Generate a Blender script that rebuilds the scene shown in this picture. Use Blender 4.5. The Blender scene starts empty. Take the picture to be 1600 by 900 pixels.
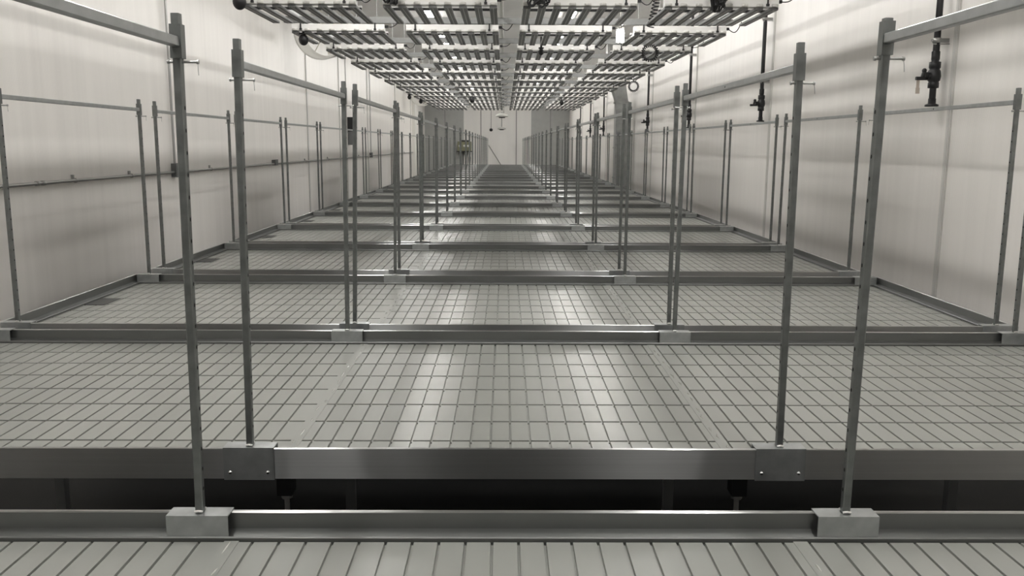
import bpy, math, random
from mathutils import Vector, Matrix
random.seed(7)
C = bpy.context.scene.collection
H = 0.82                 # camera height above the bench rims (all layout below is in units of it)
CAMZ = 1.62
RIM = CAMZ - H           # z of the bench rims
PI = math.pi

def P(x, d, z): return Vector((x * H, d * H, CAMZ + z * H))

# ------------------------------------------------------------------ materials
def nodes(name):
    m = bpy.data.materials.new(name); m.use_nodes = True
    nt = m.node_tree; b = nt.nodes['Principled BSDF']
    return m, nt, b

def mat(name, col, rough=.5, metal=0., noise=0., nscale=20., bump=0., stretch=(1, 1, 1), spec=.5, coat=0., aniso=0., rvar=0.):
    m, nt, b = nodes(name)
    b.inputs['Base Color'].default_value = (*col, 1)
    b.inputs['Roughness'].default_value = rough
    b.inputs['Metallic'].default_value = metal
    b.inputs['Specular IOR Level'].default_value = spec
    if noise or bump or rvar:
        tc = nt.nodes.new('ShaderNodeTexCoord'); mp = nt.nodes.new('ShaderNodeMapping')
        mp.inputs['Scale'].default_value = stretch
        nt.links.new(tc.outputs['Object'], mp.inputs['Vector'])
        n = nt.nodes.new('ShaderNodeTexNoise'); n.inputs['Scale'].default_value = nscale; n.inputs['Detail'].default_value = 5
        nt.links.new(mp.outputs['Vector'], n.inputs['Vector'])
        if noise:
            r = nt.nodes.new('ShaderNodeMapRange')
            r.inputs['From Min'].default_value = .3; r.inputs['From Max'].default_value = .7
            r.inputs['To Min'].default_value = 1 - noise; r.inputs['To Max'].default_value = 1 + noise
            nt.links.new(n.outputs['Fac'], r.inputs['Value'])
            mx = nt.nodes.new('ShaderNodeVectorMath'); mx.operation = 'SCALE'
            mx.inputs[0].default_value = col
            nt.links.new(r.outputs['Result'], mx.inputs['Scale'])
            nt.links.new(mx.outputs['Vector'], b.inputs['Base Color'])
        if rvar:
            r = nt.nodes.new('ShaderNodeMapRange')
            r.inputs['From Min'].default_value = .3; r.inputs['From Max'].default_value = .7
            r.inputs['To Min'].default_value = rough - rvar; r.inputs['To Max'].default_value = rough + rvar
            nt.links.new(n.outputs['Fac'], r.inputs['Value']); nt.links.new(r.outputs['Result'], b.inputs['Roughness'])
        if bump:
            bp = nt.nodes.new('ShaderNodeBump'); bp.inputs['Strength'].default_value = bump; bp.inputs['Distance'].default_value = .003
            nt.links.new(n.outputs['Fac'], bp.inputs['Height']); nt.links.new(bp.outputs['Normal'], b.inputs['Normal'])
    return m

def emit(name, col, s):
    m, nt, b = nodes(name)
    b.inputs['Base Color'].default_value = (*col, 1)
    b.inputs['Emission Color'].default_value = (*col, 1); b.inputs['Emission Strength'].default_value = s
    return m

def ribbed(name, col, rough, period=.011, strength=.25):
    """white twin-wall sheet: fine vertical flutes, a gentle large-scale waviness"""
    m, nt, b = nodes(name)
    b.inputs['Roughness'].default_value = rough
    tc = nt.nodes.new('ShaderNodeTexCoord')
    w = nt.nodes.new('ShaderNodeTexWave'); w.wave_type = 'BANDS'; w.bands_direction = 'Y' if 'back' not in name else 'X'
    w.inputs['Scale'].default_value = .314 / period / 1.0; w.inputs['Distortion'].default_value = 0
    nt.links.new(tc.outputs['Object'], w.inputs['Vector'])
    mp = nt.nodes.new('ShaderNodeMapping'); mp.inputs['Scale'].default_value = (1, 3, .12)
    nt.links.new(tc.outputs['Object'], mp.inputs['Vector'])
    n = nt.nodes.new('ShaderNodeTexNoise'); n.inputs['Scale'].default_value = 3.; n.inputs['Detail'].default_value = 4
    nt.links.new(mp.outputs['Vector'], n.inputs['Vector'])
    r = nt.nodes.new('ShaderNodeMapRange'); r.inputs['From Min'].default_value = .25; r.inputs['From Max'].default_value = .75
    r.inputs['To Min'].default_value = .95; r.inputs['To Max'].default_value = 1.03
    nt.links.new(n.outputs['Fac'], r.inputs['Value'])
    mx = nt.nodes.new('ShaderNodeVectorMath'); mx.operation = 'SCALE'; mx.inputs[0].default_value = col
    nt.links.new(r.outputs['Result'], mx.inputs['Scale']); nt.links.new(mx.outputs['Vector'], b.inputs['Base Color'])
    ad = nt.nodes.new('ShaderNodeMath'); ad.operation = 'MULTIPLY_ADD'; ad.inputs[1].default_value = 3.0
    nt.links.new(n.outputs['Fac'], ad.inputs[0]); nt.links.new(w.outputs['Fac'], ad.inputs[2])
    bp = nt.nodes.new('ShaderNodeBump'); bp.inputs['Strength'].default_value = strength; bp.inputs['Distance'].default_value = .0012
    nt.links.new(ad.outputs['Value'], bp.inputs['Height']); nt.links.new(bp.outputs['Normal'], b.inputs['Normal'])
    return m

M = {}
M['wall'] = ribbed('white_fluted_sheet', (.85, .822, .785), .34)
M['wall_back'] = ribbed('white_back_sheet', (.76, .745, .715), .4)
M['back_shade'] = mat('back_wall_shade_grey', (.36, .365, .35), .4, 0, .05, 4)
M['trim'] = mat('joint_trim', (.62, .61, .58), .35)
M['trim_dark'] = mat('joint_gasket', (.25, .25, .245), .5)
M['floor'] = mat('dark_concrete', (.012, .0125, .0125), .7, 0, .2, 3)
M['ceil'] = mat('pale_ceiling_panel', (.78, .77, .75), .5, 0, .03, 2)
M['rear'] = mat('unseen_rear_grey', (.30, .30, .295), .7)  # rear wall is unseen, its grey chosen for dark reflections in the rims
M['tray'] = mat('grey_tray_plastic', (.243, .249, .230), .275, 0, .03, 1.2, spec=.8)
def brushed(name, axis, col, rough, an):
    m = mat(name, col, rough, 1., .05, 30, 0, (.05, 5, 5) if axis == 'X' else (5, .05, 5))
    nt = m.node_tree; b = nt.nodes['Principled BSDF']
    tg = nt.nodes.new('ShaderNodeTangent'); tg.direction_type = 'RADIAL'; tg.axis = axis
    nt.links.new(tg.outputs['Tangent'], b.inputs['Tangent'])
    b.inputs['Anisotropic'].default_value = an; b.inputs['Anisotropic Rotation'].default_value = ANROT
    return m
ANROT = 0.
M['alu'] = brushed('brushed_rim_long', 'X', (.52, .525, .52), .29, .96)
M['alu_side'] = brushed('brushed_rim_short', 'Y', (.45, .455, .45), .29, .96)
M['lip'] = mat('dull_tray_lip', (.20, .204, .20), .42, .9, .03, 6)
M['galv'] = mat('galvanised_steel', (.195, .205, .20), .42, .85, .16, 34, .06, rvar=.06)
M['galv_bright'] = mat('bright_galvanised_steel', (.42, .435, .435), .36, .85, .12, 26, .05, rvar=.05)
M['hole'] = mat('punched_hole', (.008, .008, .008), .9)
M['screw'] = mat('zinc_screw', (.7, .7, .7), .25, 1.)
M['weld'] = mat('weld_bead', (.75, .74, .72), .35, .8)
M['black'] = mat('black_plastic', (.012, .012, .013), .45)
M['cable'] = mat('black_cable', (.010, .010, .011), .5)
M['red'] = mat('red_cap', (.25, .02, .02), .5)
M['ledbar'] = mat('grey_led_bar', (.11, .111, .108), .42, .2, .05, 40)
M['ledlens'] = mat('led_strip_unlit', (.42, .42, .40), .3)
M['ledcap'] = mat('frosted_end_cap', (.62, .61, .58), .3)
M['housing'] = mat('pale_driver_housing', (.80, .79, .77), .38, 0)
M['strut'] = mat('grey_strut_channel', (.26, .264, .26), .38, .45, .05, 30)
M['white'] = mat('white_paint', (.80, .79, .75), .35)
M['cream'] = mat('cream_plastic', (.78, .75, .68), .4)
M['duct'] = mat('duct_galvanised', (.36, .37, .365), .30, .85, .14, 9)
M['box_grey'] = mat('grey_box', (.16, .165, .165), .5)
M['pvc'] = mat('black_pvc_pipe', (.010, .010, .012), .35)
M['tag'] = mat('paper_tag', (.55, .48, .42), .7)
M['conduit'] = mat('steel_conduit', (.40, .40, .39), .35, .8)
M['cabinet'] = mat('olive_cabinet', (.20, .20, .12), .5)
M['drain'] = mat('dark_drain_cover', (.028, .029, .028), .5)
M['domegrey'] = mat('pale_grey_plastic', (.46, .455, .43), .45)
M['seal'] = mat('clear_sealant', (.46, .46, .43), .12, spec=.8)
M['lamp'] = emit('lit_diffuser', (1., .978, .945), 54.)
M['bulb'] = emit('lit_bulb', (1., .96, .90), 25.)

# ------------------------------------------------------------------ mesh builder
class MB:
    def __init__(s): s.v = []; s.f = []; s.m = []; s.smooth = []
    def add(s, vs, fs, mi=0, sm=False):
        o = len(s.v); s.v += [tuple(v) for v in vs]
        for f in fs: s.f.append([o + i for i in f]); s.m.append(mi); s.smooth.append(sm)
    def box(s, a, b, mi=0, M4=None, ch=0.):
        x0, y0, z0 = a; x1, y1, z1 = b
        if ch:
            # chamfered along the longest axis: an octagonal prism with small end faces
            L = [x1 - x0, y1 - y0, z1 - z0]; ax = L.index(max(L)); u, w = [(1, 2), (0, 2), (0, 1)][ax]
            lo = [x0, y0, z0]; hi = [x1, y1, z1]
            prof = [(lo[u] + ch, lo[w]), (hi[u] - ch, lo[w]), (hi[u], lo[w] + ch), (hi[u], hi[w] - ch), (hi[u] - ch, hi[w]), (lo[u] + ch, hi[w]), (lo[u], hi[w] - ch), (lo[u], lo[w] + ch)]
            vs = []
            for e in (lo[ax], hi[ax]):
                for p in prof:
                    q = [0, 0, 0]; q[ax] = e; q[u] = p[0]; q[w] = p[1]; vs.append(Vector(q))
            fs = [[i, (i + 1) % 8, 8 + (i + 1) % 8, 8 + i] for i in range(8)] + [list(range(7, -1, -1)), list(range(8, 16))]
            if ax == 1: fs = [f[::-1] for f in fs]
        else:
            vs = [Vector(p) for p in ((x0, y0, z0), (x1, y0, z0), (x1, y1, z0), (x0, y1, z0), (x0, y0, z1), (x1, y0, z1), (x1, y1, z1), (x0, y1, z1))]
            fs = [[0, 3, 2, 1], [4, 5, 6, 7], [0, 1, 5, 4], [1, 2, 6, 5], [2, 3, 7, 6], [3, 0, 4, 7]]
        if M4 is not None: vs = [M4 @ v for v in vs]
        s.add(vs, fs, mi); return s
    def tube(s, pts, r, n=10, mi=0, cap=True, closed=False):
        pts = [Vector(p) for p in pts]; rs = r if isinstance(r, (list, tuple)) else [r] * len(pts)
        rings = []; N = len(pts); up = None
        for i, p in enumerate(pts):
            a = pts[(i - 1) % N] if (closed or i > 0) else p
            b = pts[(i + 1) % N] if (closed or i < N - 1) else p
            t = (b - a)
            if t.length < 1e-9: t = Vector((0, 0, 1))
            t.normalize()
            if up is None:
                up = Vector((0, 0, 1)) if abs(t.z) < .9 else Vector((0, 1, 0))
            e = t.cross(up)
            if e.length < 1e-6: e = t.cross(Vector((1, 0, 0)))
            e.normalize(); w = e.cross(t).normalized(); up = w
            rings.append([p + rs[i] * (math.cos(2 * PI * k / n) * e + math.sin(2 * PI * k / n) * w) for k in range(n)])
        vs = [q for ring in rings for q in ring]; fs = []
        for i in range(N if closed else N - 1):
            j = (i + 1) % N
            for k in range(n):
                fs.append([i * n + k, i * n + (k + 1) % n, j * n + (k + 1) % n, j * n + k])
        s.add(vs, fs, mi, True)
        if cap and not closed:
            s.add(rings[0], [list(range(n))[::-1]], mi); s.add(rings[-1], [list(range(n))], mi)
        return s
    def cyl(s, a, b, r, n=12, mi=0): return s.tube([a, b], r, n, mi)
    def lathe(s, prof, c=(0, 0, 0), n=24, mi=0, axis='Z', closed=False):
        c = Vector(c); vs = []
        for (r, z) in prof:
            for k in range(n):
                a = 2 * PI * k / n
                q = (r * math.cos(a), r * math.sin(a), z)
                if axis == 'Y': q = (q[0], q[2], q[1])
                if axis == 'X': q = (q[2], q[0], q[1])
                vs.append(c + Vector(q))
        fs = []; L = len(prof)
        for i in range(L if closed else L - 1):
            j = (i + 1) % L
            for k in range(n): fs.append([i * n + k, i * n + (k + 1) % n, j * n + (k + 1) % n, j * n + k])
        s.add(vs, fs, mi, True); return s
    def ball(s, c, r, n=16, mi=0, sz=1.):
        prof = [(max(1e-4, r * math.sin(PI * i / 10)), -r * sz * math.cos(PI * i / 10)) for i in range(11)]
        return s.lathe(prof, c, n, mi)
    def prism(s, prof, x0, x1, fr, mi=0, ends=True):
        """profile (v,w) swept along a frame function fr(t,v,w) between t=x0 and t=x1"""
        n = len(prof)
        vs = [fr(x0, *p) for p in prof] + [fr(x1, *p) for p in prof]
        fs = [[i, (i + 1) % n, n + (i + 1) % n, n + i] for i in range(n)]
        if ends: fs += [list(range(n))[::-1], list(range(n, 2 * n))]
        s.add(vs, fs, mi); return s
    def mesh(s, name, mats):
        me = bpy.data.meshes.new(name); me.from_pydata(s.v, [], s.f)
        for m in mats: me.materials.append(m)
        me.polygons.foreach_set('material_index', s.m); me.polygons.foreach_set('use_smooth', s.smooth)
        me.update()
        import bmesh
        b = bmesh.new(); b.from_mesh(me); bmesh.ops.recalc_face_normals(b, faces=b.faces); b.to_mesh(me); b.free()
        return me

def ob(name, me, parent=None, loc=(0, 0, 0), rot=(0, 0, 0), scale=None):
    o = bpy.data.objects.new(name, me); C.objects.link(o)
    o.location = loc; o.rotation_euler = rot
    if scale: o.scale = scale
    if parent: o.parent = parent
    return o
def tag(o, label, cat, group=None):
    o['label'] = label; o['category'] = cat
    if group: o['group'] = group
    return o
def thing(name, label, cat, loc=(0, 0, 0), group=None, rot=(0, 0, 0)):
    o = ob(name, None, None, loc, rot); o.empty_display_size = .05
    return tag(o, label, cat, group)
def struct(name, me, loc=(0, 0, 0), parent=None):
    o = ob(name, me, parent, loc)
    if parent is None: o['kind'] = 'structure'
    return o
ORD = 'first second third fourth fifth sixth seventh eighth ninth tenth eleventh twelfth thirteenth fourteenth fifteenth sixteenth seventeenth eighteenth nineteenth twentieth twenty-first twenty-second'.split()

# ------------------------------------------------------------------ room shell
XL, XR = -4.28 * H, 3.47 * H
YB, YR = 47.0 * H, -7.0 * H
ZC = 3.9
T = .12
struct('floor', MB().box((XL - T, YR - T, -.1), (XR + T, YB + T, 0)).mesh('floor', [M['floor']]))
struct('ceiling', MB().box((XL - T, YR - T, ZC), (XR + T, YB + T, ZC + .1)).mesh('ceiling', [M['ceil']]))
struct('wall_left', MB().box((XL - T, YR - T, 0), (XL, YB + T, ZC)).mesh('wall_left', [M['wall']]))
struct('wall_right', MB().box((XR, YR - T, 0), (XR + T, YB + T, ZC)).mesh('wall_right', [M['wall']]))
struct('wall_back', MB().box((XL, YB, 0), (XR, YB + T, ZC)).mesh('wall_back', [M['wall_back']]))
struct('wall_rear', MB().box((XL, YR - T, 0), (XR, YR, ZC)).mesh('wall_rear', [M['rear']]))
tn = [0]
def trim(me):
    tn[0] += 1; return struct('trim_%d' % tn[0], me)
# sheets added either side of the pale middle, shade put into their grey
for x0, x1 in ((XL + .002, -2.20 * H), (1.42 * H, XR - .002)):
    trim(MB().box((x0, YB - .05, 0), (x1, YB - .001, ZC - .002)).mesh('end_shade_sheet', [M['back_shade']]))
for x in (-3.2, -1.28, .62, 2.45):
    y1 = YB - (.05 if abs(x) > 2 else .001)
    trim(MB().box((x * H - .02, y1 - .012, 0), (x * H + .02, y1 - .0005, ZC - .002)).mesh('end_joint', [M['trim_dark']]))
# joint profiles of the side wall sheets
def joint(x, sgn, d, w=.05, dark=True):
    y = d * H
    b = MB().box((x, y - w / 2, 0), (x + sgn * .012, y + w / 2, ZC - .002), 0)
    b.box((x + sgn * .012, y - .008, 0), (x + sgn * .015, y + .008, ZC - .002), 1)
    trim(b.mesh('sheet_joint', [M['trim'], M['trim_dark'] if dark else M['trim']]))
for d in (2.3, 19.0, 22.7, 23.7, 27.3, 34.2, 39.8): joint(XL, 1, d)
PIPE_D = [6.93, 11.56, 16.05, 20.7, 25.3, 29.9, 34.5, 39.1]
for d in [2.3] + PIPE_D: joint(XR, -1, d - .13, .045, False)

# ------------------------------------------------------------------ bench rows
BY = {0: (2.233 - 1.809, 2.233), 1: (2.759, 4.568), 2: (4.762, 6.571), 3: (6.875, 8.685), 4: (8.939, 10.748), 5: (10.998, 12.807)}
for i in range(6, 21): BY[i] = (13.073 + 2.0755 * (i - 6), 13.073 + 2.0755 * (i - 6) + 1.809)
DX = [.0198, .0031, .0092, .0047, .0002, -.0049, -.0105, -.0135, -.0082] + [-.006] * 12
NBENCH = 21
AL, AR, BL, BR = -.8497, .923, -2.739, 2.7828
POST = .0180
D = 1.809 * H
EDGE = .018                       # post axis to the outer face of the rim
XO0 = BL * H - .085 - .013; XO1 = BR * H + .085 + .013
YO0 = -EDGE; YO1 = D + EDGE       # local: y=0 is the near post line, z=0 the rim top
RIMPROF = [(0, -.001), (.002, 0), (.011, 0), (.013, -.002), (.013, -.039), (.045, -.044), (.047, -.047), (.047, -.060), (.022, -.060), (.022, -.080), (.016, -.086), (0, -.086)]
TZ = -.053                        # top of the tray cells
CX = .0590
def sweep(b, t0, t1, fr):
    n = len(RIMPROF); vs = [fr(t0, *p) for p in RIMPROF] + [fr(t1, *p) for p in RIMPROF]
    for i in range(n):
        b.add([vs[i], vs[(i + 1) % n], vs[n + (i + 1) % n], vs[n + i]], [[0, 1, 2, 3]], 1 if 3 <= i <= 6 else 0)
    b.add(vs, [list(range(n))[::-1], list(range(n, 2 * n))], 0)
def rim_mesh(side):
    b = MB()
    if side == 'near': sweep(b, XO0, XO1, lambda t, v, w: (t, YO0 + v, w))
    if side == 'far': sweep(b, XO0, XO1, lambda t, v, w: (t, YO1 - v, w))
    if side == 'left': sweep(b, YO0 + .0135, YO1 - .0135, lambda t, v, w: (XO0 + v, t, w - .0004))
    if side == 'right': sweep(b, YO0 + .0135, YO1 - .0135, lambda t, v, w: (XO1 - v, t, w - .0004))
    return b.mesh('rim_' + side, [M['alu' if side in ('near', 'far') else 'alu_side'], M['lip']])
def tray_mesh():
    """moulded tray floor: long raised cells parted by V grooves, edged by a shallow gutter"""
    b = MB(); g = .0050; dep = .0095
    X0, X1, Y0, Y1 = XO0 + .0475, XO1 - .0475, YO0 + .0475, YO1 - .0475
    def lines(a, c, pitch, phase):
        n0 = math.ceil((a + .012 - phase) / pitch); ls = []
        k = n0
        while phase + k * pitch < c - .012: ls.append(phase + k * pitch); k += 1
        xs = [(a, 1.), (a + .006, 0.)]
        q, e = (.0034, .75) if pitch < .1 else (.0058, .94)
        for l in ls: xs += [(l - q, 0.), (l - q * e, 1.), (l + q * e, 1.), (l + q, 0.)]
        return xs + [(c - .006, 0.), (c, 1.)]
    xs = lines(X0, X1, CX, .018); ys = lines(Y0, Y1, .1815, D / 2)
    vs = [(x, y, TZ - max(.007 * gx, .011 * gy)) for y, gy in ys for x, gx in xs]
    n = len(xs); fs = []
    for j in range(len(ys) - 1):
        for i in range(n - 1): fs.append([j * n + i, j * n + i + 1, (j + 1) * n + i + 1, (j + 1) * n + i])
    b.add(vs, fs)
    # underside so that the tray has its thickness
    zb = TZ - .014
    b.add([(X0, Y0, zb), (X1, Y0, zb), (X1, Y1, zb), (X0, Y1, zb)], [[0, 3, 2, 1]])
    me = b.mesh('tray', [M['tray']])
    return me
def seam_mesh(seed):
    r = random.Random(seed); b = MB(); w = .016
    y0, y1 = YO0 + .05, YO1 - .05
    b.box((-w, y0, TZ - .002), (w, y1, TZ + .0012), 0)
    y = y0 + .04
    while y < y1 - .06:
        L = r.uniform(.02, .07); x = r.uniform(-.006, .008)
        b.tube([(x, y, TZ + .001), (x + r.uniform(-.003, .003), y + L * .5, TZ + .0016), (x + r.uniform(-.004, .004), y + L, TZ + .001)], [.0012, .0032, .001], 8, 1)
        y += L + r.uniform(.02, .10)
    return b.mesh('seam_strip', [M['tray'], M['seal']])
def leg_mesh():
    b = MB()
    b.box((-.02, -.02, -RIM + .004), (.02, .02, -.40), 0); b.box((-.06, -.06, -RIM), (.06, .06, -RIM + .004), 0)
    b.cyl((0, 0, -.41), (0, 0, -.225), .008, 10, 1)
    for z in (-.40, -.242): b.cyl((0, 0, z), (0, 0, z + .016), .017, 6, 1)
    return b.mesh('leg', [M['box_grey'], M['conduit']])
R_ME = {s: rim_mesh(s) for s in ('near', 'far', 'left', 'right')}
TRAY_ME = tray_mesh(); SEAM_ME = [seam_mesh(3), seam_mesh(8)]; LEG_ME = leg_mesh()
DRAIN_ME = MB().box((XO0 + .055, D * .48, TZ - .004), (XO0 + .165, D * .48 + .20, TZ + .003)).mesh('drain_cover', [M['drain']])
BEAM_ME = MB().box((XO0 + .05, -.025, -.128), (XO1 - .05, .025, -.088)).mesh('under_beam', [M['box_grey']])
ROLL_ME = MB().cyl((0, YO0 + .03, -.074), (0, YO1 - .03, -.074), .0135, 10).mesh('under_tube', [M['galv']])
CLAMP_ME = MB().box((-.022, -.03, -.225), (.022, .03, -.165), 0).box((-.016, -.031, -.1649), (.016, .03, -.128), 1).mesh('roller_clamp', [M['black'], M['red']])
proto = None
def copy_tree(o, parent=None):
    c = o.copy(); C.objects.link(c); c.parent = parent
    for ch in list(o.children): copy_tree(ch, c)
    return c
BENCH_POS = ['nearest bench, cut off by the bottom of the photo', 'second bench from the camera, just beyond the dark gap']
for i in range(NBENCH):
    y0, y1 = BY[i]
    loc = (DX[i] * H, y0 * H, RIM)
    if proto is None:
        t = thing('grow_bench', '', 'bench', loc, 'rolling grow benches in one long row')
        for s in ('near', 'far', 'left', 'right'): ob('rim_rail', R_ME[s], t)
        ob('tray', TRAY_ME, t)
        for k, x in enumerate((-.755 * H, .79 * H)): ob('seam_strip', SEAM_ME[k], t, (x, 0, 0))
        ob('drain_cover', DRAIN_ME, t)
        for y in (.22, D - .22): ob('under_beam', BEAM_ME, t, (0, y, 0))
        for x in (-1.9, -.66, .71, 1.94):
            ob('under_tube', ROLL_ME, t, (x, 0, 0))
            for y in (.22, D - .22):
                ob('leg', LEG_ME, t, (x, y, 0)); ob('roller_clamp', CLAMP_ME, t, (x, y, 0))
        proto = t
    else:
        t = copy_tree(proto); t.location = loc
    if i == 0: lab = 'nearest grey grow bench, cut off by the bottom of the photo'
    elif i == 1: lab = 'second grey grow bench, its near rim facing the camera across the dark gap'
    elif i == NBENCH - 1: lab = 'last grey grow bench, in front of the end wall'
    else: lab = 'grey grow bench with gridded tray, %s from the camera' % ORD[i]
    t['label'] = lab

# ------------------------------------------------------------------ trellis frames standing on the bench rims
PH = 1.3139 * H
def post_mesh():
    b = MB(); h = POST / 2
    b.box((-h, -h, .002), (h, h, PH), 0, ch=.0022)
    z = .055
    while z < PH - .16:
        for sx in (-1, 1):
            c = Vector((sx * (h + .0004), 0, z)); vs = [c + Vector((0, 0.0036 * math.cos(2 * PI * k / 10), .0046 * math.sin(2 * PI * k / 10))) for k in range(10)]
            b.add(vs, [list(range(10))], 1)
        z += .0463
    b.box((-h + .0022, -h + .0022, PH), (h - .0022, h - .0022, PH + .0005), 1)
    # weld bead round the foot
    b.tube([(-h, -h - .001, .004), (0, -h - .003, .006), (h, -h - .001, .004)], .0028, 8, 2)
    b.tube([(-h, h + .001, .004), (0, h + .003, .006), (h, h + .001, .004)], .0028, 8, 2)
    return b.mesh('post', [M['galv'], M['hole'], M['weld']])
def saddle_mesh():
    """folded plate over the rim; +y is the tray side"""
    b = MB(); w = .0685; t = .003
    o, i = -EDGE - .001, .022
    b.box((-w, o - t, .0005), (w, i + t, .0005 + t), 0)
    b.box((-w, o - t, -.088), (w, o, .0005), 0)
    b.box((-w, i, -.048), (w, i + t, .0005), 0)
    for sx in (-1, 1):
        b.lathe([(.0001, -.004), (.004, -.0035), (.0055, 0)], (sx * .051, o - t, -.066), 10, 1, 'Y')
    return b.mesh('saddle', [M['galv_bright'], M['screw']])
SL = .068
def sleeve_mesh():
    b = MB(); h = POST / 2 + .0030
    for a in ((-h, -h, 0), (-h, h - .0025, 0)): b.box(a, (h, a[1] + .0025, SL), 0)
    b.box((-h, -h + .0025, 0), (-h + .0025, h - .0025, SL), 0); b.box((h - .0025, -h + .0025, 0), (h, h - .0025, SL), 0)
    return b.mesh('sleeve', [M['galv']])
def pin_mesh():
    b = MB()
    b.cyl((-.018, 0, 0), (.040, 0, 0), .0027, 10)
    b.cyl((-.022, 0, 0), (-.018, 0, 0), .0045, 10); b.cyl((.038, 0, 0), (.042, 0, 0), .0045, 10)
    b.tube([(.040, 0, 0), (.041, -.003, -.012), (.042, -.004, -.027)], .0008, 6)
    return b.mesh('pin', [M['conduit']])
POST_ME, SAD_ME, SLV_ME, PIN_ME = post_mesh(), saddle_mesh(), sleeve_mesh(), pin_mesh()
ZS0 = PH - .0235 - SL
GAPY = POST / 2 + .0030
BARH = .0205
def bar_mesh():
    b = MB(); L = D - 2 * GAPY
    b.box((-.0090, 0, 0), (.0090, L, BARH), 0, ch=.0022)
    b.box((-.0092, L * .5, .007), (-.0089, L * .5 + .010, .013), 1)
    return b.mesh('crossbar', [M['galv_bright'], M['hole']])
BAR_ME = bar_mesh()
LEAN = {(0, -1): (0, .010), (0, 1): (0, .017), (1, -1): (.017, .012), (1, 1): (-.006, .012), (2, -1): (.032, .022), (2, 1): (0, .004)}
NUM = {-2: ('outer left', 'left wall'), -1: ('inner left', ''), 1: ('inner right', ''), 2: ('outer right', 'right wall')}
def frame(i, c):
    x = {-2: BL, -1: AL, 1: AR, 2: BR}[c] * H + DX[i] * H
    y0, y1 = BY[i]
    r = random.Random(i * 7 + c)
    ln = LEAN.get((i, c), (r.uniform(-.008, .008), r.uniform(-.008, .008)))
    row = NUM[c][0]
    where = 'nearest bench, cut off by the photo edge' if i == 0 else 'second bench, beside the dark gap' if i == 1 else 'last bench before the end wall' if i == NBENCH - 1 else '%s bench from the camera' % ORD[i]
    t = thing('trellis_frame', '%s steel trellis frame on the %s' % (row, where), 'trellis frame', (x, y0 * H, RIM), 'trellis frames of the %s row' % row)
    ZS = ZS0 + {(0, 1): .0205, (0, -1): .005}.get((i, c), 0)
    for e, (yy, l) in enumerate(((0, ln[0] * H), (D, ln[1] * H))):
        a = math.atan2(l, PH)
        p = ob('post', POST_ME, t, (0, yy, .003), (0, a, 0 if e == 0 else PI))
        if e == 1: p.rotation_euler = (0, a, 0)
        ob('saddle_bracket', SAD_ME, t, (0, yy, 0), (0, 0, 0 if e == 0 else PI))
        sx = l * (ZS + SL / 2) / PH
        ob('sleeve', SLV_ME, t, (sx, yy, ZS), (0, a, 0))
        flip = (c > 0 and e == 1 and i > 0)
        ob('locking_pin', PIN_ME, t, (l * (ZS - .008) / PH, yy, ZS - .0065), (0, 0, PI if flip else 0))
    zb = ZS + SL - .025 - BARH
    xa, xb = ln[0] * H * .93, ln[1] * H * .93
    ob('crossbar', BAR_ME, t, (xa, GAPY, zb), (0, 0, -math.atan2(xb - xa, D)))
    return t
for i in range(NBENCH):
    for c in (-2, -1, 1, 2):
        if i == 0 and abs(c) == 2: continue
        frame(i, c)

# ------------------------------------------------------------------ grow light rack
HB = 1.35                         # underside of the bars above the camera
ROWP = 2.0755
ROW0 = 9.0
NROW = 13
BL_ = 1.19 * H                    # bar length
BP = .153 * H
FX = [-2.07, -.655, .755, 2.18]
BW = .063
def led_bar_mesh():
    b = MB(); h = BW / 2
    b.box((-h, 0, 0), (h, BL_, .022), 0, ch=.003)
    for x in (-.0165, .0165):
        b.box((x - .0105, .012, -.0012), (x + .0105, BL_ - .012, 0), 0)
    b.box((-.003, .012, -.0008), (.003, BL_ / 2 - .004, .0), 1); b.box((-.003, BL_ / 2 + .004, -.0008), (.003, BL_ - .012, .0), 1)
    b.lathe([(.0001, 0), (.026, .001), (.030, .006), (.030, .020), (.026, .024), (.0001, .024)], (0, .0, .024), 16, 2)
    return b.mesh('light_bar', [M['ledbar'], M['ledlens'], M['ledcap']])
LED_ME = led_bar_mesh()
FW = 7 * BP + BW
HOUS_ME = MB().box((-FW / 2, -.01, .024), (FW / 2, .075, .092), 0, ch=.004).mesh('driver_housing', [M['housing']])
SPINE_ME = MB().box((-FW / 2, .27, .022), (FW / 2, .30, .040), 1).box((-FW / 2, .264, .040), (FW / 2, .306, .056), 0).mesh('cross_spine', [M['housing'], M['black']])  # black lower box: the spine's shaded side put into its colour
STRAP_ME = MB().box((-.007, -.024, .030), (.007, -.019, .104), 0).box((-.012, -.029, .030), (.012, -.0125, .048), 0).box((-.007, -.024, .1005), (.007, .012, .1035), 0).mesh('hanging_strap', [M['black']])
def power_mesh(seed):
    r = random.Random(seed); b = MB(); x = FW / 2
    b.box((x, .015, .06), (x + .035, .05, .085), 0)
    pts = [(x + .03, .03, .072)]
    sag = r.uniform(.02, .07)
    for k in range(1, 9):
        u = k / 8; pts.append((x + .03 + .13 * u, .03 - .03 * math.sin(PI * u), .072 + .07 * u - sag * math.sin(PI * u)))
    b.tube(pts, .0045, 6, 0)
    return b.mesh('power_cable', [M['cable']])
POW_ME = [power_mesh(k) for k in range(4)]
gl_proto = None
COLN = ['left-hand', 'second', 'third', 'right-hand']
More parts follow.
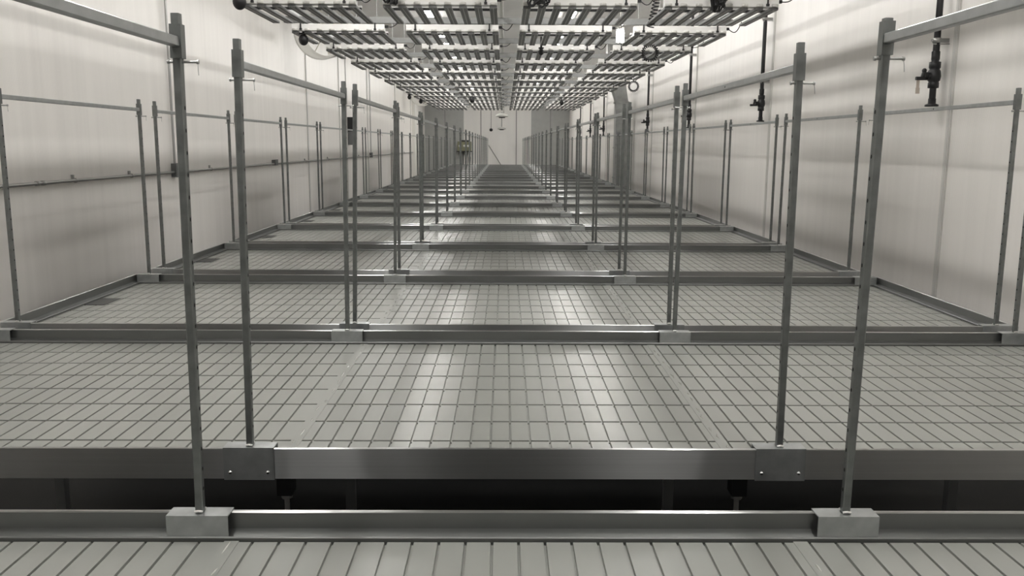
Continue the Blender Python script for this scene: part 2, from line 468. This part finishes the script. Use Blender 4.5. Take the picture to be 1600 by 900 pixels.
for k in range(-2, NROW):
    for f in range(4):
        loc = P(FX[f] , ROW0 + ROWP * k, HB)
        if gl_proto is None:
            g = thing('grow_light', '', 'grow light', loc, 'eight-bar grow lights under the ceiling')
            for j in range(8): ob('light_bar', LED_ME, g, ((j - 3.5) * BP, 0, 0))
            ob('driver_housing', HOUS_ME, g); ob('cross_spine', SPINE_ME, g)
            for sx in (-1, 1): ob('hanging_strap', STRAP_ME, g, (sx * FW * .40, 0, 0))
            ob('power_cable', POW_ME[0], g)
            gl_proto = g
        else:
            g = copy_tree(gl_proto); g.location = loc
            for ch in g.children:
                if ch.name.startswith('power_cable'): ch.data = POW_ME[(k * 3 + f) % 4]
        pos = ('leftmost', 'second from the left', 'third from the left', 'rightmost')[f]
        if k < 0: g['label'] = 'eight-bar grow light above the photo edge, %s, %s unseen row' % (pos, ORD[-k - 1])
        else: g['label'] = 'eight-bar grow light, %s in the %s row%s' % (pos, ORD[k] if k < NROW - 1 else 'last', ' of the rack' if k < NROW - 1 else ' before the end wall')
def strut_mesh(L, axis):
    """slotted C channel, open side down"""
    b = MB(); w, h, t = .021, .060, .003
    def bx(a, c):
        if axis == 'X': b.box((0, a[0], a[1]), (L, c[0], c[1]))
        else: b.box((a[0], 0, a[1]), (c[0], L, c[1]))
    bx((-w, h - t), (w, h)); bx((-w, 0), (-w + t, h - t)); bx((w - t, 0), (w, h - t))
    bx((-w + t, 0), (-w + .011, t)); bx((w - .011, 0), (w - t, t))
    return b.mesh('strut_' + axis, [M['strut']])
RX0, RX1 = -2.74 * H, 2.83 * H
RAIL_ME = strut_mesh(RX1 - RX0, 'X')
RAILZ = HB + .104 / H
ROD_ME = None
for k in range(-2, NROW):
    o = P(0, ROW0 + ROWP * k, RAILZ); o.x = RX0; o.y += .012
    t = thing('light_rail', ('galvanised channel rail carrying the %s row of grow lights' % (ORD[k] + ' visible' if k < NROW - 1 else 'last') if k >= 0 else 'channel rail overhead out of the photo, %s before the visible ones' % ORD[-k - 1]), 'rail', o, 'channel rails across the light rack')
    ob('channel', RAIL_ME, t)
    for x in (.45, (RX1 - RX0) / 2 - .08, RX1 - RX0 - .45):
        ob('hanger_rod', MB().cyl((x, 0, .058), (x, 0, ZC - o.z), .005, 8).mesh('hanger_rod', [M['conduit']]), t)
# channels running the length of the rack on top of the rails
LY0, LY1 = ROW0 + ROWP * -2 - .3, ROW0 + ROWP * (NROW - 1) + 1.3
for x, y1, lab, nm in ((-2.60, LY1, 'long channel along the left edge of the light rack', 'edge_channel'), (2.68, LY1, 'long channel along the right edge of the light rack', 'edge_channel')):
    L = (y1 - LY0) * H
    tag(ob(nm, strut_mesh(L, 'Y'), None, P(x, LY0, RAILZ + .0605 / H)), lab, 'rail', 'long channels on the light rack')
L = (44.4 - LY0) * H
tag(ob('centre_channel', MB().box((-.019, 0, 0), (.019, L, .04), 0, ch=.004).mesh('centre_channel', [M['white']]), None, P(-.045, LY0, RAILZ + .0605 / H)), 'white bar down the middle of the light rack', 'rail')

# ------------------------------------------------------------------ lamps on the ceiling
LAMP_L = 1.2
HSG = MB().box((-.09, 0, -.03), (.09, LAMP_L, 0), 0).mesh('lamp_body', [M['white']])
DIF = MB().box((-.075, .02, -.055), (.075, LAMP_L - .02, -.0302), 0, ch=.012).mesh('diffuser', [M['lamp']])
LX = [-1.6, 1.4]
ld = [-3.0 + 3.05 * k for k in range(16)]
for n, d in enumerate(ld):
    for s, x in enumerate(LX):
        t = thing('ceiling_lamp', 'lit strip lamp on the ceiling, %s row, %s from the camera end' % (('left', 'right')[s], ORD[n]), 'lamp', P(x, d, 0) * Vector((1, 1, 0)) if False else (x * H, d * H, ZC), 'strip lamps on the ceiling')
        ob('lamp_body', HSG, t); ob('diffuser', DIF, t)

# ------------------------------------------------------------------ right wall: black drop pipes with valves
def drop_pipe(n, d):
    xw = XR - .075
    lab = ('nearest black drop pipe with valve and paper tag on the right wall' if n == 0 else '%s black drop pipe with valve along the right wall' % ORD[n])
    t = thing('drop_pipe', lab, 'pipe', (xw, d * H, CAMZ + .315 * H), 'black drop pipes on the right wall')
    top = ZC - (CAMZ + .315 * H)
    ob('pipe', MB().cyl((0, 0, .02), (0, 0, top), .0205, 14).mesh('pipe', [M['pvc']]), t)
    b = MB()
    b.lathe([(.001, 0), (.042, 0), (.042, .012), (.024, .018), (.024, .05), (.021, .05)], n=18)
    ob('end_flange', b.mesh('end_flange', [M['pvc']]), t)
    b = MB()
    b.lathe([(.021, .115), (.034, .118), (.034, .150), (.030, .155), (.038, .165), (.042, .19), (.038, .225), (.030, .235), (.036, .245), (.036, .280), (.022, .284), (.026, .30), (.026, .345), (.021, .35)], n=18)
    b.cyl((0, 0, .195), (-.055, -.02, .195), .020, 14)
    v = ob('valve', b.mesh('valve', [M['pvc']]), t)
    b = MB(); b.box((-.125, -.030, .165), (-.05, -.008, .187), 0, ch=.005); b.cyl((-.085, -.02, .187), (-.075, -.02, .222), .011, 10); b.ball((-.075, -.02, .225), .015)
    b.box((-.068, -.030, .17), (-.052, -.008, .215), 0)
    ob('handle', b.mesh('handle', [M['black']]), v)
    if n in (0, 2):
        b = MB(); b.box((-.120, -.021, .118), (-.100, -.019, .166), 0); b.box((-.122, -.0215, .08), (-.096, -.0185, .118), 0)
        ob('paper_tag', b.mesh('paper_tag', [M['tag']]), t)
    for z in ((.40, 1.05, 1.75) if n == 0 else (.42, 1.06, 1.75)):
        b = MB(); b.lathe([(.0215, z), (.0265, z), (.0265, z + .03), (.0215, z + .03)], n=16, mi=0, closed=True)
        b.box((.02, -.012, z + .002), (.0745, .012, z + .028), 0)
        b.box((-.035, -.006, z + .008), (-.02, .006, z + .022), 0); b.box((-.03, -.018, z - .012), (.0745, -.0145, z - .004), 0)
        ob('pipe_clamp', b.mesh('pipe_clamp', [M['conduit']]), t)
for n, d in enumerate(PIPE_D): drop_pipe(n, d)

# galvanised duct dropping down the right wall
t = thing('air_duct', 'galvanised air duct with slanted top dropping down the right wall', 'duct', (XR - .30, 23.4 * H, 0))
w2 = .165; zt = CAMZ + 1.13 * H
b = MB(); b.box((-.13, -w2, 0), (.13, w2, zt - .03))
ob('drop_section', b.mesh('drop_section', [M['duct']]), t)
for z in (.9, 1.55, zt - .32):
    ob('joint_flange', MB().box((-.145, -w2 - .015, z), (.145, w2 + .015, z + .03)).mesh('joint_flange', [M['duct']]), t)
ob('joint_flange', MB().box((-.15, -w2 - .02, zt - .03), (.15, w2 + .02, zt + .01)).mesh('joint_flange', [M['duct']]), t)
b = MB()
lo = [(-.13, -w2, zt + .01), (.13, -w2, zt + .01), (.13, w2, zt + .01), (-.13, w2, zt + .01)]
hi = [(-.34, -w2 - .02, zt + .62), (.02, -w2 - .02, zt + .62), (.02, w2 + .02, zt + .62), (-.34, w2 + .02, zt + .62)]
top = [(-.34, -w2 - .02, ZC), (.02, -w2 - .02, ZC), (.02, w2 + .02, ZC), (-.34, w2 + .02, ZC)]
b.add(lo + hi + top, [[0, 1, 5, 4], [1, 2, 6, 5], [2, 3, 7, 6], [3, 0, 4, 7], [4, 5, 9, 8], [5, 6, 10, 9], [6, 7, 11, 10], [7, 4, 8, 11], [3, 2, 1, 0]])
ob('slanted_section', b.mesh('slanted_section', [M['duct']]), t)

# ------------------------------------------------------------------ left wall: conduits and boxes
xc = XL + .032; zc = CAMZ - .372 * H
t = thing('wall_conduit', 'long horizontal steel conduit along the left wall', 'conduit', (xc, 2.2 * H, zc))
ob('conduit', MB().cyl((0, 0, 0), (0, 41 * H, 0), .0135, 12).mesh('conduit', [M['conduit']]), t)
for d in (6.05, 7.15, 8.6, 9.9, 12.6, 14.2, 18.6, 21.0, 25.5, 29.5, 33.0, 37.0):
    b = MB(); y = (d - 2.2) * H
    b.lathe([(.0138, y - .012), (.019, y - .012), (.019, y + .012), (.0138, y + .012)], n=14, axis='Y', closed=True)
    b.box((-.030, y - .012, .012), (-.012, y + .012, .045))
    ob('conduit_clip', b.mesh('conduit_clip', [M['conduit']]), t)
for d in (7.9, 8.0):
    y = (d - 2.2) * H
    ob('coupling', MB().lathe([(.0138, y - .022), (.0185, y - .022), (.0185, y + .022), (.0138, y + .022)], n=14, axis='Y', closed=True).mesh('coupling', [M['conduit']]), t)
def box_on_wall(d, lab, drop, zrel=None, sz=(.055, .075, .12), dark=False):
    y = d * H; z = zc + .02 if zrel is None else CAMZ + zrel * H
    o = thing('junction_box', lab, 'electrical box', (XL, y, z), 'grey electrical boxes on the left wall')
    ob('box', MB().box((.001, -sz[1] / 2, -sz[2] / 2), (sz[0], sz[1] / 2, sz[2] / 2), 0, ch=.006).mesh('box', [M['black' if dark else 'box_grey']]), o)
    ob('cover', MB().box((sz[0], -sz[1] / 2 - .004, -sz[2] / 2 - .004), (sz[0] + .006, sz[1] / 2 + .004, sz[2] / 2 + .004)).mesh('cover', [M['black' if dark else 'box_grey']]), o)
    if drop:
        c = tag(ob('drop_conduit', MB().cyl((0, 0, 0), (0, 0, ZC - z - sz[2] / 2), .0125, 12).mesh('drop_conduit', [M['conduit']]), None, (XL + .030, y, z + sz[2] / 2)), drop, 'conduit', 'vertical conduits on the left wall')
box_on_wall(11.22, 'grey electrical box at the foot of the nearest vertical conduit', 'nearest vertical conduit on the left wall', sz=(.055, .075, .14))
box_on_wall(16.1, 'grey electrical box on the left wall, second along the horizontal conduit', None, sz=(.055, .14, .08))
box_on_wall(27.7, 'grey electrical box below the second vertical conduit on the left wall', 'second vertical conduit on the left wall', sz=(.06, .15, .12))
box_on_wall(41.5, 'last grey electrical box, far along the left wall', 'last vertical conduit, far along the left wall', sz=(.07, .20, .14))
t = thing('controller_box', 'tall dark controller box high on the left wall', 'electrical box', (XL, 24.0 * H, CAMZ + .36 * H))
ob('case', MB().box((.001, -.13, -.02), (.15, .13, .29), 0, ch=.01).mesh('case', [M['black']]), t)
ob('lower_case', MB().box((.001, -.11, -.32), (.13, .11, -.0205), 0, ch=.02).mesh('lower_case', [M['box_grey']]), t)
# white column near the far end of the left wall
trim(MB().box((XL, 40.4 * H, 0), (XL + .12, 41.0 * H, ZC - .002)).mesh('white_column', [M['white']]))

# ------------------------------------------------------------------ round circulation fans high on the left
def fan(d, lab):
    R = .45
    c = P(-3.48, d, 2.17)
    t = thing('circulation_fan', lab, 'fan', c, 'round white fans high on the left', (0, 0, math.radians(-14)))
    b = MB(); b.lathe([(R, -.12), (R + .012, -.13), (R + .03, -.12), (R - .02, .13), (R - .045, .14), (R - .055, .13), (R - .02, -.11)], n=56, axis='Y', closed=True)
    ob('shroud', b.mesh('shroud', [M['white']]), t)
    b = MB()
    for k in range(3):
        a = PI / 2 + k * 2 * PI / 3 + .45
        b.tube([(.06 * math.cos(a), .08, .06 * math.sin(a)), ((R - .03) * math.cos(a), .10, (R - .03) * math.sin(a))], .008, 8)
    ob('strut', b.mesh('strut', [M['cream']]), t)
    b = MB(); b.lathe([(.001, -.02), (.05, -.02), (.075, .0), (.075, .13), (.05, .15), (.001, .15)], n=20, axis='Y')
    ob('motor', b.mesh('motor', [M['cream']]), t)
    b = MB()
    for k in range(4):
        a = k * PI / 2 + .3; ca, sa = math.cos(a), math.sin(a)
        def q(r, tt, y): return (r * ca - tt * sa, y, r * sa + tt * ca)
        vs = [q(.07, -.03, .0), q(.07, .03, .04), q(R - .06, .08, .05), q(R - .06, -.06, -.02)]
        vs += [(v[0], v[1] + .006, v[2]) for v in vs]
        b.add(vs, [[0, 1, 2, 3], [7, 6, 5, 4], [0, 4, 5, 1], [1, 5, 6, 2], [2, 6, 7, 3], [3, 7, 4, 0]])
    ob('blade', b.mesh('blade', [M['cream']]), t)
    b = MB(); b.tube([(-.1, .10, R - .02), (-.1, .10, ZC - c.z)], .012, 8); b.tube([(.1, .10, R - .02), (.1, .10, ZC - c.z)], .012, 8)
    ob('ceiling_bracket', b.mesh('ceiling_bracket', [M['conduit']]), t)
fan(17.2, 'nearer white round fan high on the left, past the light rack edge')
fan(37.5, 'farther white round fan high on the left near the end wall')

# ------------------------------------------------------------------ small black things hung on the light rack
def spray(x, d, z, lab, r=.05):
    t = thing('globe_nozzle', lab, 'nozzle', P(x, d, z), 'black globe nozzles under the light rack')
    b = MB(); b.ball((0, 0, 0), r, 18, 0, 1.15); ob('globe', b.mesh('globe', [M['black']]), t)
    b = MB(); b.box((-r * .9, -.02, r * 1.05), (r * .9, .02, r * 1.05 + .015)); b.cyl((0, 0, r), (0, 0, (RAILZ - z) * H), .012, 8)
    ob('bracket', b.mesh('bracket', [M['black']]), t)
spray(-2.50, 8.45, 1.31, 'black globe nozzle at the top left photo edge, under the light rack', .052)
spray(-2.52, 11.15, 1.28, 'black globe nozzle beside the nearer white fan', .050)
spray(.50, 12.3, 1.27, 'black globe nozzle just right of the middle of the light rack', .032)
spray(-2.62, 24.2, 1.27, 'black globe nozzle in front of the farther white fan', .045)
spray(-2.50, 26.2, 1.25, 'black globe nozzle right of the farther white fan', .045)
spray(-.95, 25.6, 1.27, 'black globe nozzle far along the light rack, left of the middle', .06)
spray(1.72, 26.6, 1.25, 'black globe nozzle far along the light rack, right of the middle', .05)
def tangle(x, d, z, lab, seed, s=.09, n=90):
    r = random.Random(seed); b = MB(); pts = []
    ph = [r.uniform(0, 6.28) for _ in range(6)]
    for k in range(n):
        u = k / n * 2 * PI
        pts.append((s * (math.sin(5 * u + ph[0]) * .7 + .4 * math.sin(11 * u + ph[1])), s * .6 * math.sin(7 * u + ph[2]), s * (.9 * math.sin(6 * u + ph[3]) + .4 * math.cos(13 * u + ph[4]))))
    b.tube(pts, .0085, 7, 0, closed=True)
    t = thing('cable_bundle', lab, 'cable', P(x, d, z), 'black cable bundles on the light rack')
    ob('coiled_cable', b.mesh('coiled_cable', [M['cable']]), t)
    b = MB(); b.box((-s * .4, -s * .25, -s * .8), (s * .4, s * .25, s * .5), 0, ch=.01); b.cyl((0, 0, s * .4), (0, 0, (RAILZ - z) * H), .01, 8)
    ob('junction_plug', b.mesh('junction_plug', [M['black']]), t)
tangle(2.09, 8.75, 1.44, 'tangled black cable bundle at the top right of the light rack', 4)
tangle(.33, 8.8, 1.46, 'tangled black cable bundle just right of the middle, top of the photo', 9, .085)
tangle(-1.13, 8.9, 1.47, 'tangled black cable bundle left of the middle, top of the photo', 15, .07)
def coil(x, d, z, lab, ring=True):
    b = MB(); pts = []
    if ring:
        for k in range(280):
            u = k / 280 * 2 * PI; r = .082 + .016 * math.cos(22 * u)
            pts.append((r * math.cos(u), .016 * math.sin(22 * u), r * math.sin(u)))
        b.tube(pts, .0065, 6, 0, closed=True)
        b.cyl((0, 0, .09), (0, 0, (RAILZ - z) * H), .004, 6)
    else:
        for k in range(120):
            u = k / 120; pts.append((.03 * math.cos(u * 9 * 2 * PI) + .06 * u, .02 * math.sin(u * 9 * 2 * PI), -.02 + u * .28))
        b.tube(pts, .006, 6, 0)
    tag(ob('coiled_cord', b.mesh('coiled_cord', [M['cable']]), None, P(x, d, z)), lab, 'cord')
coil(2.02, 12.35, 1.27, 'round coil of black springy cord hanging right of the middle', True)
coil(1.63, 10.0, 1.33, 'stretched springy black cord hanging in the gap between right-hand grow lights', False)
coil(2.82, 19.3, 1.27, 'small round coil of black cord at the right edge, before the duct', True)
# hanging pair of lit bulbs
t = thing('twin_bulb_lamp', 'lit white twin-bulb lamp in the gap right of the middle', 'lamp', P(1.475, 11.4, 1.38))
for s in (-1, 1):
    b = MB(); b.lathe([(.001, -.068), (.020, -.064), (.022, .035), (.016, .062), (.001, .07)], (s * .021, 0, 0), 16)
    ob('bulb', b.mesh('bulb', [M['bulb']]), t)
ob('socket', MB().box((-.04, -.016, .069), (.04, .016, .09)).cyl((0, 0, .08), (0, 0, .5), .005, 8).mesh('socket', [M['white']]), t)

# ------------------------------------------------------------------ far end
def dome(x, d, z, s, lab, stem):
    t = thing('dome_sensor', lab, 'sensor', P(x, d, z), 'dome sensors at the far end')
    b = MB(); b.lathe([(.001, .10), (.10, .085), (.20, .05), (.23, .01), (.21, -.03), (.14, -.045), (.001, -.045)], n=32)
    o = ob('dome', b.mesh('dome', [M['domegrey']]), t, scale=(s, s, s))
    b = MB(); b.lathe([(.001, -.046), (.12, -.046), (.11, -.075), (.001, -.08)], n=24); ob('lens', b.mesh('lens', [M['black']]), t, scale=(s, s, s))
    ob('stem', MB().cyl((0, 0, .09 * s), (0, 0, stem), .03 * s, 10).mesh('stem', [M['conduit']]), t)
dome(-.14, 44.0, 1.42, 1.15, 'larger pale dome sensor hanging at the end of the middle bar', .15)
dome(-.16, 45.8, .82, .8, 'smaller pale dome sensor below the larger one', .5)
t = thing('pendant_sensor', 'small black pendant hanging on a cord before the end wall', 'sensor', P(-.72, 46.2, .76))
b = MB(); b.ball((0, 0, 0), .075, 16, 0, .9); ob('globe', b.mesh('globe', [M['black']]), t)
ob('cord', MB().cyl((0, 0, .06), (0, 0, ZC - t.location.z), .008, 6).mesh('cord', [M['cable']]), t)
t = thing('control_panel', 'olive control panel with three pale dials on the end wall, left', 'control panel', P(-2.15, 46.7, -.12))
ob('cabinet', MB().box((-.30, -.12, -.20), (.30, .195, .22), 0, ch=.02).mesh('cabinet', [M['cabinet']]), t)
for x in (-.2, 0, .17):
    ob('dial', MB().lathe([(.001, -.145), (.045, -.14), (.05, -.12)], (x, 0, .03), 14, 0, 'Y').mesh('dial', [M['white']]), t)
b = MB(); b.box((-.34, -.13, -.23), (.34, -.10, -.19)); b.box((-.12, -.14, .22), (.22, .05, .28)); ob('trim_band', b.mesh('trim_band', [M['black']]), t)
for x in (-.05, .12, .2):
    ob('cable', MB().tube([(x, 0, -.2), (x * 1.3, .02, -.5), (x * 1.1, 0, -.9)], .014, 7).mesh('cable', [M['cable']]), t)
tag(ob('leaning_rod', MB().cyl(P(-.85, 46.4, -.05), P(.365, 46.93, -1.955), .018, 8).mesh('leaning_rod', [M['conduit']])), 'thin grey rod leaning against the end wall', 'rod')

# ------------------------------------------------------------------ camera
f, p, r, yw = 1344.6, .1651, .0054, .0093
fwd = Vector((math.sin(yw) * math.cos(p), math.cos(yw) * math.cos(p), -math.sin(p)))
right = Vector((math.cos(yw), -math.sin(yw), 0)); up = right.cross(fwd)
r2 = math.cos(r) * right + math.sin(r) * up; u2 = -math.sin(r) * right + math.cos(r) * up
cam = bpy.data.cameras.new('camera'); co = bpy.data.objects.new('camera', cam); C.objects.link(co)
m = Matrix((r2, u2, -fwd)).transposed().to_4x4(); m.translation = (0, 0, CAMZ)
co.matrix_world = m
cam.sensor_width = 36; cam.lens = f / 1600 * 36; cam.clip_start = .02; cam.clip_end = 200
sc = bpy.context.scene; sc.camera = co
w = bpy.data.worlds.new('world'); sc.world = w; w.use_nodes = True
w.node_tree.nodes['Background'].inputs['Color'].default_value = (0, 0, 0, 1)
vs = sc.view_settings
vs.view_transform = 'Standard'; vs.look = 'None'; vs.gamma = 1; vs.use_curve_mapping = False
vs.exposure = 0.0
